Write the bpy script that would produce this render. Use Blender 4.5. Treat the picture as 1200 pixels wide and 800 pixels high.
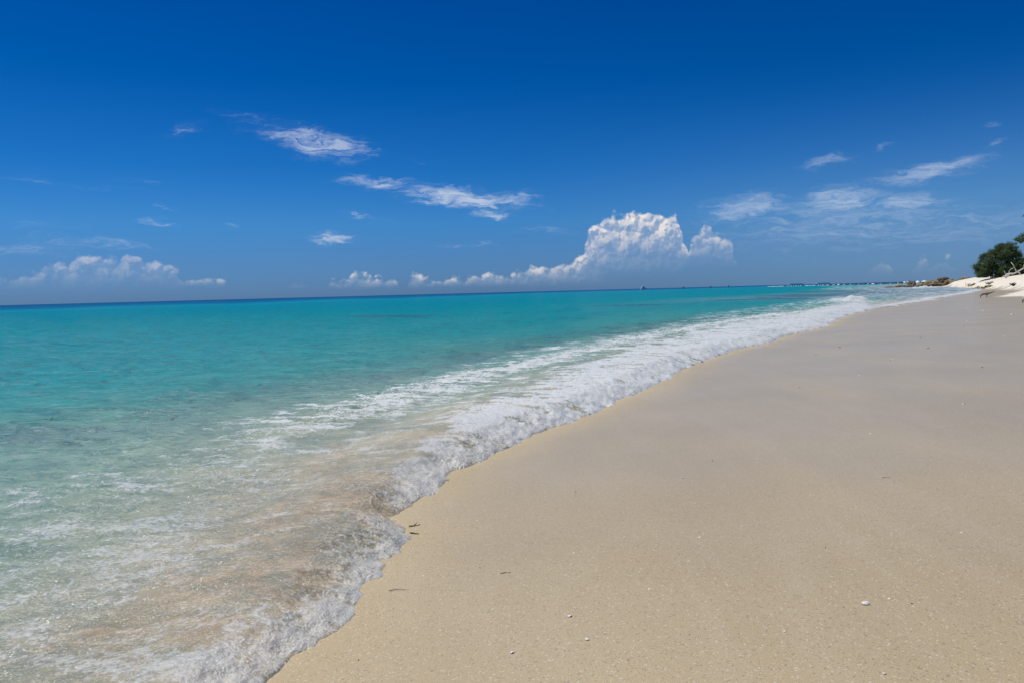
import bpy, bmesh, math, random
import numpy as np
from mathutils import Vector, Matrix, Euler

for o in list(bpy.data.objects): bpy.data.objects.remove(o)
scene = bpy.context.scene
C = scene.collection
R = math.radians
random.seed(7)
rng = np.random.default_rng(11)

# ------------------------------------------------------------------ camera
cam_d = bpy.data.cameras.new('camera'); cam = bpy.data.objects.new('camera', cam_d); C.objects.link(cam)
cam_d.sensor_width = 36; cam_d.lens = 870/1200*36; cam_d.clip_start = .05; cam_d.clip_end = 60000
cam.location = (0, 0, 1.4)
cam.rotation_euler = (Euler((R(90-3.788), 0, 0)).to_matrix() @ Matrix.Rotation(R(-1.49), 3, 'Z')).to_euler()
scene.camera = cam

# ------------------------------------------------------------------ node helper
class N:
    def __init__(s, nt): s.nt = nt
    def node(s, t, **k):
        n = s.nt.nodes.new(t)
        for a, v in k.items(): setattr(n, a, v)
        return n
    def put(s, sock, v):
        if isinstance(v, bpy.types.NodeSocket): s.nt.links.new(v, sock)
        elif v is not None: sock.default_value = v
    def m(s, op, a, b=None, c=None, clamp=False):
        n = s.node('ShaderNodeMath', operation=op, use_clamp=clamp)
        for i, v in enumerate((a, b, c)):
            if v is not None: s.put(n.inputs[i], v)
        return n.outputs[0]
    def vm(s, op, a, b=None, scale=None):
        n = s.node('ShaderNodeVectorMath', operation=op)
        s.put(n.inputs[0], a)
        if b is not None: s.put(n.inputs[1], b)
        if scale is not None: s.put(n.inputs[3], scale)
        return n.outputs[1] if op in ('LENGTH', 'DOT_PRODUCT') else n.outputs[0]
    def comb(s, x, y, z=0.):
        n = s.node('ShaderNodeCombineXYZ')
        for i, v in enumerate((x, y, z)): s.put(n.inputs[i], v)
        return n.outputs[0]
    def sep(s, v):
        n = s.node('ShaderNodeSeparateXYZ'); s.put(n.inputs[0], v); return n.outputs
    def mapr(s, v, a, b, c=0., d=1., interp='SMOOTHSTEP'):
        n = s.node('ShaderNodeMapRange', interpolation_type=interp)
        for i, q in enumerate((v, a, b, c, d)): s.put(n.inputs[i], q)
        return n.outputs[0]
    def mapping(s, v, loc=(0,0,0), rot=(0,0,0), scale=(1,1,1), typ='POINT'):
        n = s.node('ShaderNodeMapping', vector_type=typ)
        s.put(n.inputs[0], v)
        if typ == 'POINT' or typ == 'TEXTURE': n.inputs[1].default_value = loc
        n.inputs[2].default_value = rot; n.inputs[3].default_value = scale
        return n.outputs[0]
    def noise(s, v, scale=1., detail=4., rough=.5, dist=0., out=0, lac=2.):
        n = s.node('ShaderNodeTexNoise')
        s.put(n.inputs['Vector'], v); s.put(n.inputs['Scale'], scale); s.put(n.inputs['Detail'], detail)
        s.put(n.inputs['Roughness'], rough); s.put(n.inputs['Distortion'], dist); s.put(n.inputs['Lacunarity'], lac)
        return n.outputs[out]
    def voro(s, v, scale=1., detail=0., rough=.5, feature='F1', smooth=.5, out=0):
        n = s.node('ShaderNodeTexVoronoi', feature=feature)
        s.put(n.inputs['Vector'], v); s.put(n.inputs['Scale'], scale); s.put(n.inputs['Detail'], detail)
        s.put(n.inputs['Roughness'], rough)
        if feature == 'SMOOTH_F1': s.put(n.inputs['Smoothness'], smooth)
        return n.outputs[out]
    def ramp(s, v, pts, interp='LINEAR'):
        n = s.node('ShaderNodeValToRGB'); s.put(n.inputs[0], v)
        e = n.color_ramp.elements; n.color_ramp.interpolation = interp
        e[0].position = pts[0][0]; e[0].color = (*pts[0][1], 1)
        e[1].position = pts[-1][0]; e[1].color = (*pts[-1][1], 1)
        for p, c in pts[1:-1]:
            q = e.new(p); q.color = (*c, 1)
        return n.outputs[0]
    def mix(s, f, a, b, typ='RGBA', blend='MIX'):
        n = s.node('ShaderNodeMix', data_type=typ)
        if typ == 'RGBA': n.blend_type = blend
        i = {'RGBA': (6, 7, 2), 'FLOAT': (2, 3, 0), 'VECTOR': (4, 5, 1)}[typ]
        s.put(n.inputs[0], f); s.put(n.inputs[i[0]], a); s.put(n.inputs[i[1]], b)
        return n.outputs[i[2]]
    def curve(s, v, pts):
        n = s.node('ShaderNodeFloatCurve'); s.put(n.inputs['Value'], v)
        c = n.mapping.curves[0]
        c.points[0].location = pts[0]; c.points[1].location = pts[-1]
        for p in pts[1:-1]: c.points.new(*p)
        for p in c.points: p.handle_type = 'VECTOR'
        n.mapping.update()
        return n.outputs[0]
    def attr(s, name, out='Fac'):
        n = s.node('ShaderNodeAttribute', attribute_name=name); return n.outputs[out]
    def bump(s, h, strength=.5, dist=.01, normal=None):
        n = s.node('ShaderNodeBump'); s.put(n.inputs['Strength'], strength); s.put(n.inputs['Distance'], dist); s.put(n.inputs['Height'], h)
        if normal is not None: s.put(n.inputs['Normal'], normal)
        return n.outputs['Normal']

# ------------------------------------------------------------------ world, sun, exposure
SUN_AZ, SUN_EL = -52, 64            # degrees clockwise from +Y, above the horizon
world = bpy.data.worlds.new('World'); scene.world = world; world.use_nodes = True
world.cycles.sampling_method = 'NONE'      # smooth sky: plain bounce sampling is enough
wt = world.node_tree; wt.nodes.clear(); w = N(wt)
sky = w.node('ShaderNodeTexSky', sky_type='NISHITA', sun_disc=False, sun_elevation=R(SUN_EL),
             sun_rotation=R(SUN_AZ % 360), altitude=0, air_density=1.0, dust_density=.25, ozone_density=3.5)
tc = w.node('ShaderNodeTexCoord')
D = w.vm('NORMALIZE', tc.outputs['Generated'])
dx, dy, dz = w.sep(D)
A = w.m('MULTIPLY', w.m('ARCTAN2', dx, dy), 180/math.pi)
E_ = w.m('MULTIPLY', w.m('ARCSINE', dz), 180/math.pi)
P = w.comb(A, E_, 0.)
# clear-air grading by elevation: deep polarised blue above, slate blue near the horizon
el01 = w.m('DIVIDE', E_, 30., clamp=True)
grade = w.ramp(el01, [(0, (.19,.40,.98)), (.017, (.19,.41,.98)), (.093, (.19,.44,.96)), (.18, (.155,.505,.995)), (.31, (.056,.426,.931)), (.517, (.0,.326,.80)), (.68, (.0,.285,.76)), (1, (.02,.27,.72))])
grade = w.mix(w.mapr(E_, 32, 56), grade, (.78, .80, .86, 1))  # high sky out of view made paler, to neutralise the light on the foam
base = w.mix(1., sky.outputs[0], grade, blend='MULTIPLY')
# right-hand side of the sky is a little paler than the left
# high thin cloud
CI = [(-14.22,11.16,3.96,.96,9.5,.66),(-23.15,11.67,1.2,.4,-23.5,.25),(-18.89,12.64,2.03,.46,11.5,.2),(-9.55,8.35,2.9,.5,3.5,.65),(-3.3,7.09,4.67,.76,5.5,.8),(-.25,6.77,2.34,.51,-12.5,.6),(-1.38,6.03,1.62,.38,9.5,.6),(-13.15,4.49,1.98,.51,1.5,.65),(-11.03,5.98,1.88,.25,9.5,.28),(-25.1,5.42,1.34,.24,1.5,.42),(-20.4,5.17,.57,.18,1.5,.3),(-6.56,10.07,.39,.25,1.5,.25),(-3.72,3.83,2.28,.26,1.5,.28),(3.15,4.43,2.28,.32,4.5,.3),(23.18,8.33,1.76,.46,-8.5,.5),(27.06,9.19,.88,.22,-3.5,.5),(29.35,7.29,3.37,.71,-8.5,.6),(33.22,8.68,.64,.26,-18.5,.35),(32.75,9.68,.46,.16,-8.5,.25),(17.33,5.54,3.27,.92,-3.5,.6),(23.9,5.71,3.28,1.05,-1.5,.6),(28.37,5.26,2.12,.73,1.5,.6),(23.63,4.09,9.3,2.0,-1.5,.38),(30.37,3.44,7.31,1.45,-2.5,.32),(-28.55,3.94,3.53,.34,4.5,.35),(-32.91,3.57,3.22,.65,1.5,.25),(-32.64,8.09,1.84,.26,1.5,.15),(-28.84,7.74,2.99,.33,1.5,.12),(-26.0,8.37,2.1,.22,1.5,.14),(-24.24,6.48,.76,.23,1.5,.2),(-32.35,5.21,2.79,.44,1.5,.12)]
warp = w.vm('SUBTRACT', w.noise(w.mapping(P, rot=(0, 0, R(12)), scale=(.28, .8, 1)), 1.1, 4, .6, out=1), (.5, .5, .5))
Pw = w.vm('ADD', P, w.vm('MULTIPLY', warp, (4.5, 2.0, 0)))
env = None
for a, e, rx, ry, ro, s in CI:
    q = w.mapping(Pw, loc=(a, e, 0), rot=(0, 0, R(-ro)), scale=(rx*1.35, ry*1.3, 1), typ='TEXTURE')
    v = w.mapr(w.vm('LENGTH', w.vm('MULTIPLY', q, (1, 1, 0))), .15, 1.15, s, 0.)
    env = v if env is None else w.m('MAXIMUM', env, v)
streak = w.noise(w.mapping(Pw, rot=(0, 0, R(6)), scale=(.32, 2.6, 1)), 1., 6, .64, .5)
streak2 = w.noise(w.mapping(Pw, rot=(0, 0, R(-12)), scale=(.55, 2.4, 1)), 2.0, 5, .66, .3)
body = w.m('ADD', w.m('MULTIPLY', w.m('SUBTRACT', streak, .5), 3.2), w.m('MULTIPLY', w.m('SUBTRACT', streak2, .5), 1.3))
ci = w.m('MULTIPLY', env, w.mapr(w.m('ADD', w.m('MULTIPLY', body, w.mapr(A, 8, 18, 1., .6)), w.m('MULTIPLY', env, 1.0)), .0, 1.05, .06, 1.1))
ci = w.m('MULTIPLY', ci, .88, clamp=True)
# heaped clouds along the horizon: silhouette and strength by azimuth, billows from a fractal
TOP = [(-36.98,1.54),(-34.34,2.26),(-32.51,2.42),(-32.01,2.91),(-31.43,3.14),(-30.38,3.08),(-30.06,3.59),(-27.03,3.66),(-26.27,3.26),(-25.22,3.02),(-24.04,2.84),(-23.82,1.82),(-23.27,1.93),(-22.84,1.57),(-22.26,1.92),(-21.03,1.66),(-20.6,1.04),(-18.27,.99),(-17.06,1.28),(-15.96,1.63),(-15.26,1.05),(-14.03,.96),(-13.5,1.9),(-12.44,1.94),(-11.61,2.18),(-10.24,1.71),(-8.65,1.54),(-8.36,.83),(-7.9,1.01),(-7.59,2.49),(-7.14,2.35),(-6.53,1.5),(-5.43,1.34),(-3.79,1.69),(-1.49,1.83),(.01,1.9),(.54,2.1),(1.62,2.6),(2.26,2.2),(3.11,2.43),(4.1,2.79),(4.89,2.7),(5.7,3.2),(6.0,5.0),(6.5,5.6),(8.0,6.0),(9.63,6.3),(11.3,6.15),(12.6,5.95),(13.0,4.5),(13.4,2.9),(13.85,4.4),(14.92,5.05),(16.0,4.37),(16.6,3.48),(16.95,2.22),(17.9,.82),(19.08,.28),(23.91,.44),(25.0,1.0),(25.9,1.7),(26.59,2.1),(27.27,.9),(28.5,1.5),(29.15,2.27),(29.5,1.2),(30.09,1.88),(30.48,2.2),(30.97,1.0),(31.84,.57),(33.71,.12),(37.2,.01)]
OP = [(-36.88,.3),(-32.47,.32),(-30.08,.42),(-27.06,.38),(-24.14,.35),(-23.76,.55),(-20.96,.6),(-18.76,.3),(-15.9,.6),(-13.45,.9),(-8.6,.8),(-7.32,.9),(-2.45,.9),(1.48,.8),(4.09,.8),(6.69,.9),(9.9,1),(12.73,1),(13.66,.6),(15.81,.75),(17.31,.3),(24.73,.14),(26.59,.2),(30.39,.2),(32.77,.1),(37.17,.1)]
BASE = [(-40,1.15),(-22,1.0),(-15,.75),(-8,.65),(0,.6),(5,.6),(9,1.6),(12,1.7),(15,1.9),(17,1.6),(22,.6),(40,.6)]
Aw = w.m('ADD', A, w.m('MULTIPLY', w.m('SUBTRACT', w.noise(P, 1.6, 3, .5), .5), .35))
a01 = w.m('DIVIDE', w.m('ADD', Aw, 40.), 80., clamp=True)
f = lambda L, k: [((a+40)/80, v/k) for a, v in L]
top = w.m('MULTIPLY', w.curve(a01, f(TOP, 8.)), 8.)
opa = w.curve(a01, f(OP, 1.))
bas = w.m('MULTIPLY', w.curve(a01, f(BASE, 4.)), 4.)
def billow(off):
    q = w.vm('ADD', P, off)
    q = w.vm('ADD', q, w.vm('MULTIPLY', w.vm('SUBTRACT', w.noise(q, 2.2, 2, .5, out=1), (.5,.5,.5)), (.5, .5, 0)))
    return w.voro(q, .85, 3.6, .52, 'SMOOTH_F1', .3)
b0 = billow((0, 0, 0)); b1 = billow((-.16, .20, 0))
dens = w.m('SUBTRACT', w.m('SUBTRACT', top, E_), w.m('MULTIPLY', w.m('SUBTRACT', b0, .50), .95))
hgt = w.m('DIVIDE', w.m('SUBTRACT', E_, bas), w.m('MAXIMUM', w.m('SUBTRACT', top, bas), .3))
edge = w.mapr(dens, -.10, .34)
fadeb = w.mapr(hgt, -.25, .85, 0., 1., 'SMOOTHSTEP')
soft = w.mapr(w.noise(P, 1.0, 6, .6), .32, .66, .45, 1.1)
cu = w.m('MULTIPLY', w.m('MULTIPLY', edge, fadeb), w.m('MULTIPLY', opa, soft), clamp=True)
relief = w.mapr(w.m('SUBTRACT', b1, b0), -.16, .16, 0., 1.)
litf = w.m('MULTIPLY', relief, w.mapr(hgt, .1, .8, .35, 1.))
cucol = w.mix(litf, (.34, .42, .57, 1), (.86, .81, .78, 1))  # sunlit and shaded sides of the billows put into the cloud colour
# veil low over the sea
side = w.m('MULTIPLY', w.mapr(A, -5, 35), w.mapr(E_, 14, 1))     # milkier air low on the right
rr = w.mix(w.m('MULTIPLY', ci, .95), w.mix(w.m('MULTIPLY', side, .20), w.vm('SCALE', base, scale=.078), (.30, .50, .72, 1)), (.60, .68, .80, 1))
rr = w.mix(cu, rr, cucol)
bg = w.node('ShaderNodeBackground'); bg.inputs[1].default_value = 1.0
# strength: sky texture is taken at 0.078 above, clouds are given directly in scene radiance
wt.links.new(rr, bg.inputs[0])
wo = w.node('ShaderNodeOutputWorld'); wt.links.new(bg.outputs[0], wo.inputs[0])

sd = bpy.data.lights.new('sun', 'SUN'); sd.energy = 3.6; sd.angle = R(.53); sd.color = (1, .955, .88)
sun = bpy.data.objects.new('sun', sd); C.objects.link(sun)
sv = Vector((math.sin(R(SUN_AZ))*math.cos(R(SUN_EL)), math.cos(R(SUN_AZ))*math.cos(R(SUN_EL)), math.sin(R(SUN_EL))))
sun.rotation_euler = sv.to_track_quat('Z', 'Y').to_euler(); sun.location = sv*50

vs = scene.view_settings; vs.view_transform = 'Standard'; vs.look = 'None'; vs.exposure = 0; vs.gamma = 1
scene.cycles.sample_clamp_indirect = 4; scene.cycles.sample_clamp_direct = 12
scene.cycles.max_bounces = 4

# ------------------------------------------------------------------ object helpers
def tag(o, label=None, cat=None, group=None, kind=None):
    if label: o['label'] = label
    if cat: o['category'] = cat
    if group: o['group'] = group
    if kind: o['kind'] = kind
    return o
def link(name, me, mat=None, parent=None, smooth=False):
    o = bpy.data.objects.new(name, me); C.objects.link(o)
    if mat: me.materials.append(mat)
    if parent: o.parent = parent
    if smooth: me.polygons.foreach_set('use_smooth', np.ones(len(me.polygons), bool))
    return o
def mesh_np(name, v, f, mat=None, parent=None, smooth=False):
    v = np.asarray(v, np.float32); f = np.asarray(f, np.int32); k = f.shape[1]
    me = bpy.data.meshes.new(name)
    me.vertices.add(len(v)); me.vertices.foreach_set('co', v.ravel())
    me.loops.add(f.size); me.loops.foreach_set('vertex_index', f.ravel())
    me.polygons.add(len(f)); me.polygons.foreach_set('loop_start', np.arange(0, f.size, k, dtype=np.int32))
    me.update(calc_edges=True)
    return link(name, me, mat, parent, smooth)
def empty(name, loc, rz=0):
    o = bpy.data.objects.new(name, None); C.objects.link(o); o.location = loc; o.rotation_euler = (0, 0, rz); o.empty_display_size = .2
    return o
def newmat(name):
    m = bpy.data.materials.new(name); m.use_nodes = True; m.node_tree.nodes.clear()
    n = N(m.node_tree)
    out = n.node('ShaderNodeOutputMaterial')
    return m, n, out
def pmat(name, c1, c2, scale=8., rough=.8, bump=.3, bdist=.01, detail=5., spec=.4, hole=None):
    m, n, out = newmat(name)
    co = n.node('ShaderNodeTexCoord').outputs['Object']
    k = n.mapr(n.noise(co, scale, detail, .6), .3, .7)
    col = n.mix(k, (*c1, 1), (*c2, 1))
    if hole: col = n.mix(n.mapr(n.noise(co, scale*hole[0], 3, .6), .52, .66), col, (*hole[1], 1))
    b = n.node('ShaderNodeBsdfPrincipled')
    n.put(b.inputs['Base Color'], col); b.inputs['Roughness'].default_value = rough
    b.inputs['Specular IOR Level'].default_value = spec
    if bump: n.put(b.inputs['Normal'], n.bump(n.noise(co, scale*2.5, 6, .65), bump, bdist))
    n.nt.links.new(b.outputs[0], out.inputs[0])
    return m

# numpy gradient noise
def _hash(ix, iy, seed):
    h = (ix.astype(np.uint32)*np.uint32(374761393) + iy.astype(np.uint32)*np.uint32(668265263) + np.uint32(seed*1442695041 & 0xffffffff))
    h = (h ^ (h >> np.uint32(13)))*np.uint32(1274126177)
    return (h ^ (h >> np.uint32(16)))
def gnoise(x, y, seed=0):
    xi = np.floor(x).astype(np.int64); yi = np.floor(y).astype(np.int64)
    xf = (x-xi).astype(np.float32); yf = (y-yi).astype(np.float32)
    u = xf*xf*xf*(xf*(xf*6-15)+10); v = yf*yf*yf*(yf*(yf*6-15)+10)
    def g(ax, ay, fx, fy):
        a = _hash(ax, ay, seed).astype(np.float32)*np.float32(2*math.pi/4294967296.)
        return np.cos(a)*fx+np.sin(a)*fy
    n00 = g(xi, yi, xf, yf); n10 = g(xi+1, yi, xf-1, yf); n01 = g(xi, yi+1, xf, yf-1); n11 = g(xi+1, yi+1, xf-1, yf-1)
    return ((n00*(1-u)+n10*u)*(1-v)+(n01*(1-u)+n11*u)*v)*1.5
def fbm(x, y, octv=4, seed=0, rough=.5, ridge=False):
    s = 0; a = 1.; t = 0
    for i in range(octv):
        n = gnoise(x*2**i+17.3*i, y*2**i-9.1*i, seed+i)
        if ridge: n = 1-2*np.abs(n)
        s = s+a*n; t += a; a *= rough
    return s/t
def sstep(x, a, b):
    t = np.clip((x-a)/(b-a), 0, 1); return t*t*(3-2*t)

# ------------------------------------------------------------------ shoreline and distance fields (metres)
SHORE = np.array([(-40,-160),(-14,-45),(-5.2,-12),(-2.2,-3),(-1.25,1.2),(-.95,2.4),(-.84,2.8),(-.77,3.07),(-.80,3.35),(-.82,3.5),(-.72,3.65),(-.72,3.85),(-.66,4.11),(-.73,4.63),(-.68,4.85),(-.58,5.36),(-.31,6.15),(-.02,6.64),(.16,7.23),(.46,7.6),(.75,8.13),(.98,8.55),(1.47,9.61),(2.36,11.42),(3.17,13.05),(4.8,16.1),(6.7,18.9),(7.9,20.8),(10.82,25.24),(13.68,30.76),(17.2,36.4),(21.6,42.2),(28.3,51),(37,63.4),(44,73),(58,92),(74,116),(90,150),(103,182),(122,214),(150,260),(205,365),(250,430),(420,560),(1500,1400)], float)
BACK = np.array([(-2.6,-3),(-1.75,1.2),(-1.25,2.8),(-1.02,4.1),(-1.05,5.1),(-.85,6.7),(-.1,9.5),(1.4,13.2),(4.5,20),(9.9,28.9),(16,39),(22.6,49.5),(27.5,58)], float)
FLOW = np.array([(-6,-12),(-2.2,-1),(-1.25,2.8),(-1.02,4.6),(-.75,6.9),(-.05,9.5),(1.5,13.2),(4.6,20),(9.9,28.9),(16,39),(22.6,49.5),(37,70),(60,108),(110,200),(250,430),(1500,1400)], float)
SECOND = np.array([(-3.6,3.2),(-3.02,4.25),(-2.83,5.11),(-2.56,6.23),(-2.22,7.89),(-1.72,9.8),(-.83,11.67),(.31,13.79),(1.94,16.85),(3.6,20.3),(6.6,25),(11,32)], float)
TOE = np.array([(60,-60),(52,10),(45,38),(44,61),(46,67),(60,92),(71,112),(84,140),(100,173),(114,192),(135,214),(165,258),(218,362),(262,424),(430,552),(1500,1385)], float)
def polydist(x, y, L, signed=False):
    best = np.full(x.shape, 1e18); bt = np.zeros(x.shape); sg = np.ones(x.shape)
    acc = 0.
    for i in range(len(L)-1):
        ax, ay = L[i]; bx, by = L[i+1]; ex, ey = bx-ax, by-ay; l2 = ex*ex+ey*ey
        t = np.clip(((x-ax)*ex+(y-ay)*ey)/l2, 0, 1)
        d2 = (x-ax-t*ex)**2+(y-ay-t*ey)**2
        c = d2 < best-1e-12
        best = np.where(c, d2, best); bt = np.where(c, acc+t*math.sqrt(l2), bt)
        if signed: sg = np.where(c, np.sign(ex*(y-ay)-ey*(x-ax)), sg)
        acc += math.sqrt(l2)
    return np.sqrt(best)*(sg if signed else 1), bt

def offshore(x, y):                       # + over the water, - inland; the edge carries swash lobes
    r = np.hypot(x, y)
    d, s = polydist(x, y, SHORE, True)
    k = np.clip(r/9, .35, 3)
    lob = .10*gnoise(x/.55+3, y/.55, 5)+.05*gnoise(x/.17, y/.17, 6)+.026*gnoise(x/.06, y/.06, 8)
    lob = lob+.25*gnoise(x/2.3, y/2.3, 7)*sstep(r, 7, 16)+.6*gnoise(x/9, y/9, 9)*sstep(r, 35, 70)
    fade = np.exp(-(d/3.)**2)
    return d+lob*fade, s, r
def wedge(x, y):                          # dry sand tongue widening to the right
    u, v = x-31.6, y-48.8
    return np.minimum(.952*u-.306*v, .793*u-.609*v)
def sand_z(x, y):
    d, s = polydist(x, y, SHORE, True)
    r = np.hypot(x, y)
    inl = np.clip(-d, 0, None)
    z = .055*np.minimum(inl, 9)+.02*np.clip(inl-9, 0, 30)
    z = np.minimum(z, .62)
    z = np.where(d > 0, -np.minimum(.05*d+.0, 3.)-.03*sstep(d, 0, .4), z)
    t, ts = polydist(x, y, TOE, True)
    up = np.clip(-t, 0, None)
    bank = 2.1*(1-np.exp(-up/5.))+.10*np.exp(-((up-2.5)/2.)**2)*(up > 0)
    bank = bank*(1+.22*gnoise(x/14, y/14, 21)+.07*gnoise(x/4, y/4, 22))
    z = z+bank*sstep(up, 0, 2.5)
    # low dry tongue in front of the bank
    z = z+.15*sstep(wedge(x, y), -.5, 3.5)
    z = z+.0015*gnoise(x/1.7, y/1.7, 31)+.003*gnoise(x/9, y/9, 33)
    return z

def polar(th_f, th_c, lim, radii):
    th = np.concatenate([np.arange(-lim, lim, th_f), np.arange(lim, 360-lim, th_c)])*math.pi/180
    nt, nr = len(th), len(radii)
    rr_, tt = np.meshgrid(radii, th, indexing='ij')
    x = rr_*np.sin(tt); y = rr_*np.cos(tt)
    i = np.arange(nr-1)[:, None]; j = np.arange(nt)[None, :]
    a = i*nt+j; b = i*nt+(j+1) % nt; c = (i+1)*nt+(j+1) % nt; d = (i+1)*nt+j
    f = np.stack([a, d, c, b], -1).reshape(-1, 4)
    return x.ravel(), y.ravel(), f

# ------------------------------------------------------------------ sand
def radii(r0, r1, fn):
    L = [r0]
    while L[-1] < r1: L.append(L[-1]*(1+fn(L[-1])))
    return np.array(L)
rs = radii(.15, 45000, lambda r: .02 if r < 300 else .08)
x, y, f = polar(.35, 2., 62, rs)
z = sand_z(x, y)
d, s, r = offshore(x, y)
t, _ = polydist(x, y, TOE, True)
dry = sstep(-t+1.2*gnoise(x/2.5, y/2.5, 41)+.5*gnoise(x/.8, y/.8, 42), .1, 1.2)
tongue = sstep(wedge(x, y)+.5*gnoise(x/2, y/2, 43), 0, .6)
dry = np.maximum(dry, tongue)
me_v = np.stack([x, y, z], 1)

msand, n, out = newmat('sand')
co = n.node('ShaderNodeTexCoord').outputs['Object']
dryA = n.attr('dry')
big = n.mapr(n.noise(co, .55, 3, .5), .3, .7)
stre = n.noise(n.mapping(co, rot=(0, 0, R(-28)), scale=(3.2, .35, 1)), 1.3, 5, .6)
grain = n.noise(co, 330, 2, .7)
grain2 = n.noise(co, 90, 3, .7)
col = n.mix(big, (.485, .388, .226, 1), (.53, .43, .258, 1))
col = n.mix(n.mapr(stre, .45, .75, 0, .22), col, (.61, .51, .36, 1))
swl = n.attr('swash')
col = n.mix(n.m('MULTIPLY', swl, .09), col, (.66, .58, .43, 1))
col = n.mix(n.mapr(grain, .32, .68), n.mix(1., col, (.70, .68, .65, 1), blend='MULTIPLY'), n.mix(1., col, (1.22, 1.22, 1.21, 1), blend='MULTIPLY'))
spk = n.voro(co, 150, 0, out=1)
spr, spg, spb = n.sep(spk)
col = n.mix(n.m('MULTIPLY', n.mapr(spr, .955, .985), .5), col, (.78, .72, .6, 1))
col = n.mix(n.m('MULTIPLY', n.mapr(spg, .94, .98), .5), col, (.19, .14, .09, 1))
drycol = n.mix(n.mapr(n.noise(co, 1.4, 5, .6), .35, .7), (.86, .80, .67, 1), (.74, .67, .54, 1))
col = n.mix(dryA, col, drycol)
b = n.node('ShaderNodeBsdfPrincipled')
n.put(b.inputs['Base Color'], col)
sheen = n.m('MULTIPLY', n.mapr(n.attr('wet'), 0., 1.), n.mapr(n.noise(n.mapping(co, rot=(0, 0, R(-28)), scale=(1.5, .25, 1)), .8, 4, .55), .25, .65, .82, 1.))
n.put(b.inputs['Roughness'], n.mix(sheen, .75, .42, 'FLOAT'))
n.put(b.inputs['Specular IOR Level'], n.mix(dryA, .5, .15, 'FLOAT'))
gb = n.bump(n.m('ADD', grain, n.m('MULTIPLY', grain2, .8)), .55, .0022)
n.put(b.inputs['Normal'], gb)
n.put(b.inputs['Coat Weight'], n.m('MULTIPLY', sheen, .46)); b.inputs['Coat Roughness'].default_value = .16; b.inputs['Coat IOR'].default_value = 1.33
n.put(b.inputs['Coat Normal'], n.bump(n.m('ADD', n.m('MULTIPLY', grain2, .25), n.noise(n.mapping(co, rot=(0, 0, R(-28)), scale=(2., .5, 1)), 2., 4, .5)), .25, .006))
n.nt.links.new(b.outputs[0], out.inputs[0])

sand = mesh_np('sand', me_v, f, msand, smooth=True)
def fattr(o, name, arr):
    a = o.data.attributes.new(name, 'FLOAT', 'POINT'); a.data.foreach_set('value', np.asarray(arr, np.float32))
wet = sstep(-d, -.4, .8)*(1-dry)*(.8+.2*sstep(-d, .5, 3))
wet = np.clip(wet*(.85+.15*gnoise(x/3.5, y/3.5, 44))+.25*sstep(-d, -.05, .02), 0, 1)
inl = -d
sw = np.zeros_like(x)
for k_, (off, amp, wid) in enumerate([(1.1, .5, .035), (2.3, .7, .05), (3.9, .9, .06), (6.0, 1.2, .08), (8.5, 1.4, .10)]):
    line = inl-off-amp*gnoise(x/(2.2+off), y/(3.5+off), 120+k_)-.12*gnoise(x/.6, y/.9, 130+k_)
    sw = np.maximum(sw, np.exp(-(line/(wid*(1+r/9)))**2)*sstep(gnoise(x/1.6, y/2.6, 140+k_), -.1, .5))
fattr(sand, 'swash', sw)
fattr(sand, 'dry', dry); fattr(sand, 'wet', wet)
tag(sand, kind='structure')

# ------------------------------------------------------------------ water
ra = radii(.6, 45000, lambda r: .0042 if r < 9 else (.0042+.00022*(r-9) if r < 60 else (.016 if r < 350 else .06)))
x, y, f = polar(.105, 2.5, 56, ra)
d, s, r = offshore(x, y)
keep = (d > -.30)
fk = keep[f].all(1); f = f[fk]
used = np.zeros(len(x), bool); used[f.ravel()] = True
idx = np.cumsum(used)-1; f = idx[f]; x, y, d, s, r = x[used], y[used], d[used], s[used], r[used]
print('water verts', len(x))
dd, _ = polydist(x, y, SHORE, True)              # plain offshore distance
bk, bs = polydist(x, y, BACK, True)              # + seaward of the back of the breaker
se, ss = polydist(x, y, SECOND, True)
fd, fs = polydist(x, y, FLOW, True)
far = sstep(r, 8, 30)
lump = fbm(x/.28, y/.28, 4, 51, .6, True)        # ridged clumps
lump2 = fbm(x/.11, y/.11, 3, 61, .6, True)
lumpL = fbm(x/.95, y/.95, 3, 55, .5)
# breaker belt between the edge and BACK
endb = 1-sstep(((x-19)*19.5-(y-37.5)*8)/21.1, -1.2, .8)          # the breaker dies out here
belt = sstep(d, -.05, .03)*sstep(-bk+.35*lumpL*np.clip(r/7, .6, 3), -.12, .25)*endb
near = 1-sstep(r, 4.5, 9)
frac = d.clip(0)/(d.clip(0)+np.clip(-bk, 0, None)+.02)
foam = belt*(.63-.26*frac*(1-near)+.40*lump+.30*lumpL-.26*near)+.20*np.exp(-((d-.05)/.10)**2)*belt*near
f2w = .28+.03*r
sec = np.exp(-((se+.15+.5*lumpL)/f2w)**2)*sstep(r, 4.5, 10)*.80
foam = np.maximum(foam, sec*(.42+.55*lump+.35*lumpL))
lace = sstep(dd, .0, .5)*(1-sstep(dd, 1.6+.10*r, 3.2+.12*r))
foam = np.maximum(foam, lace*(.06-.05*sstep(dd, 1.2, 3)+.42*fbm(x/.7, y/.35, 4, 71, .6, True)+.38*lumpL-.10*near+.16*near*sstep(-x-.25*y, .3, 1.0)*(1-sstep(y, 3.6, 4.6))))
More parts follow.
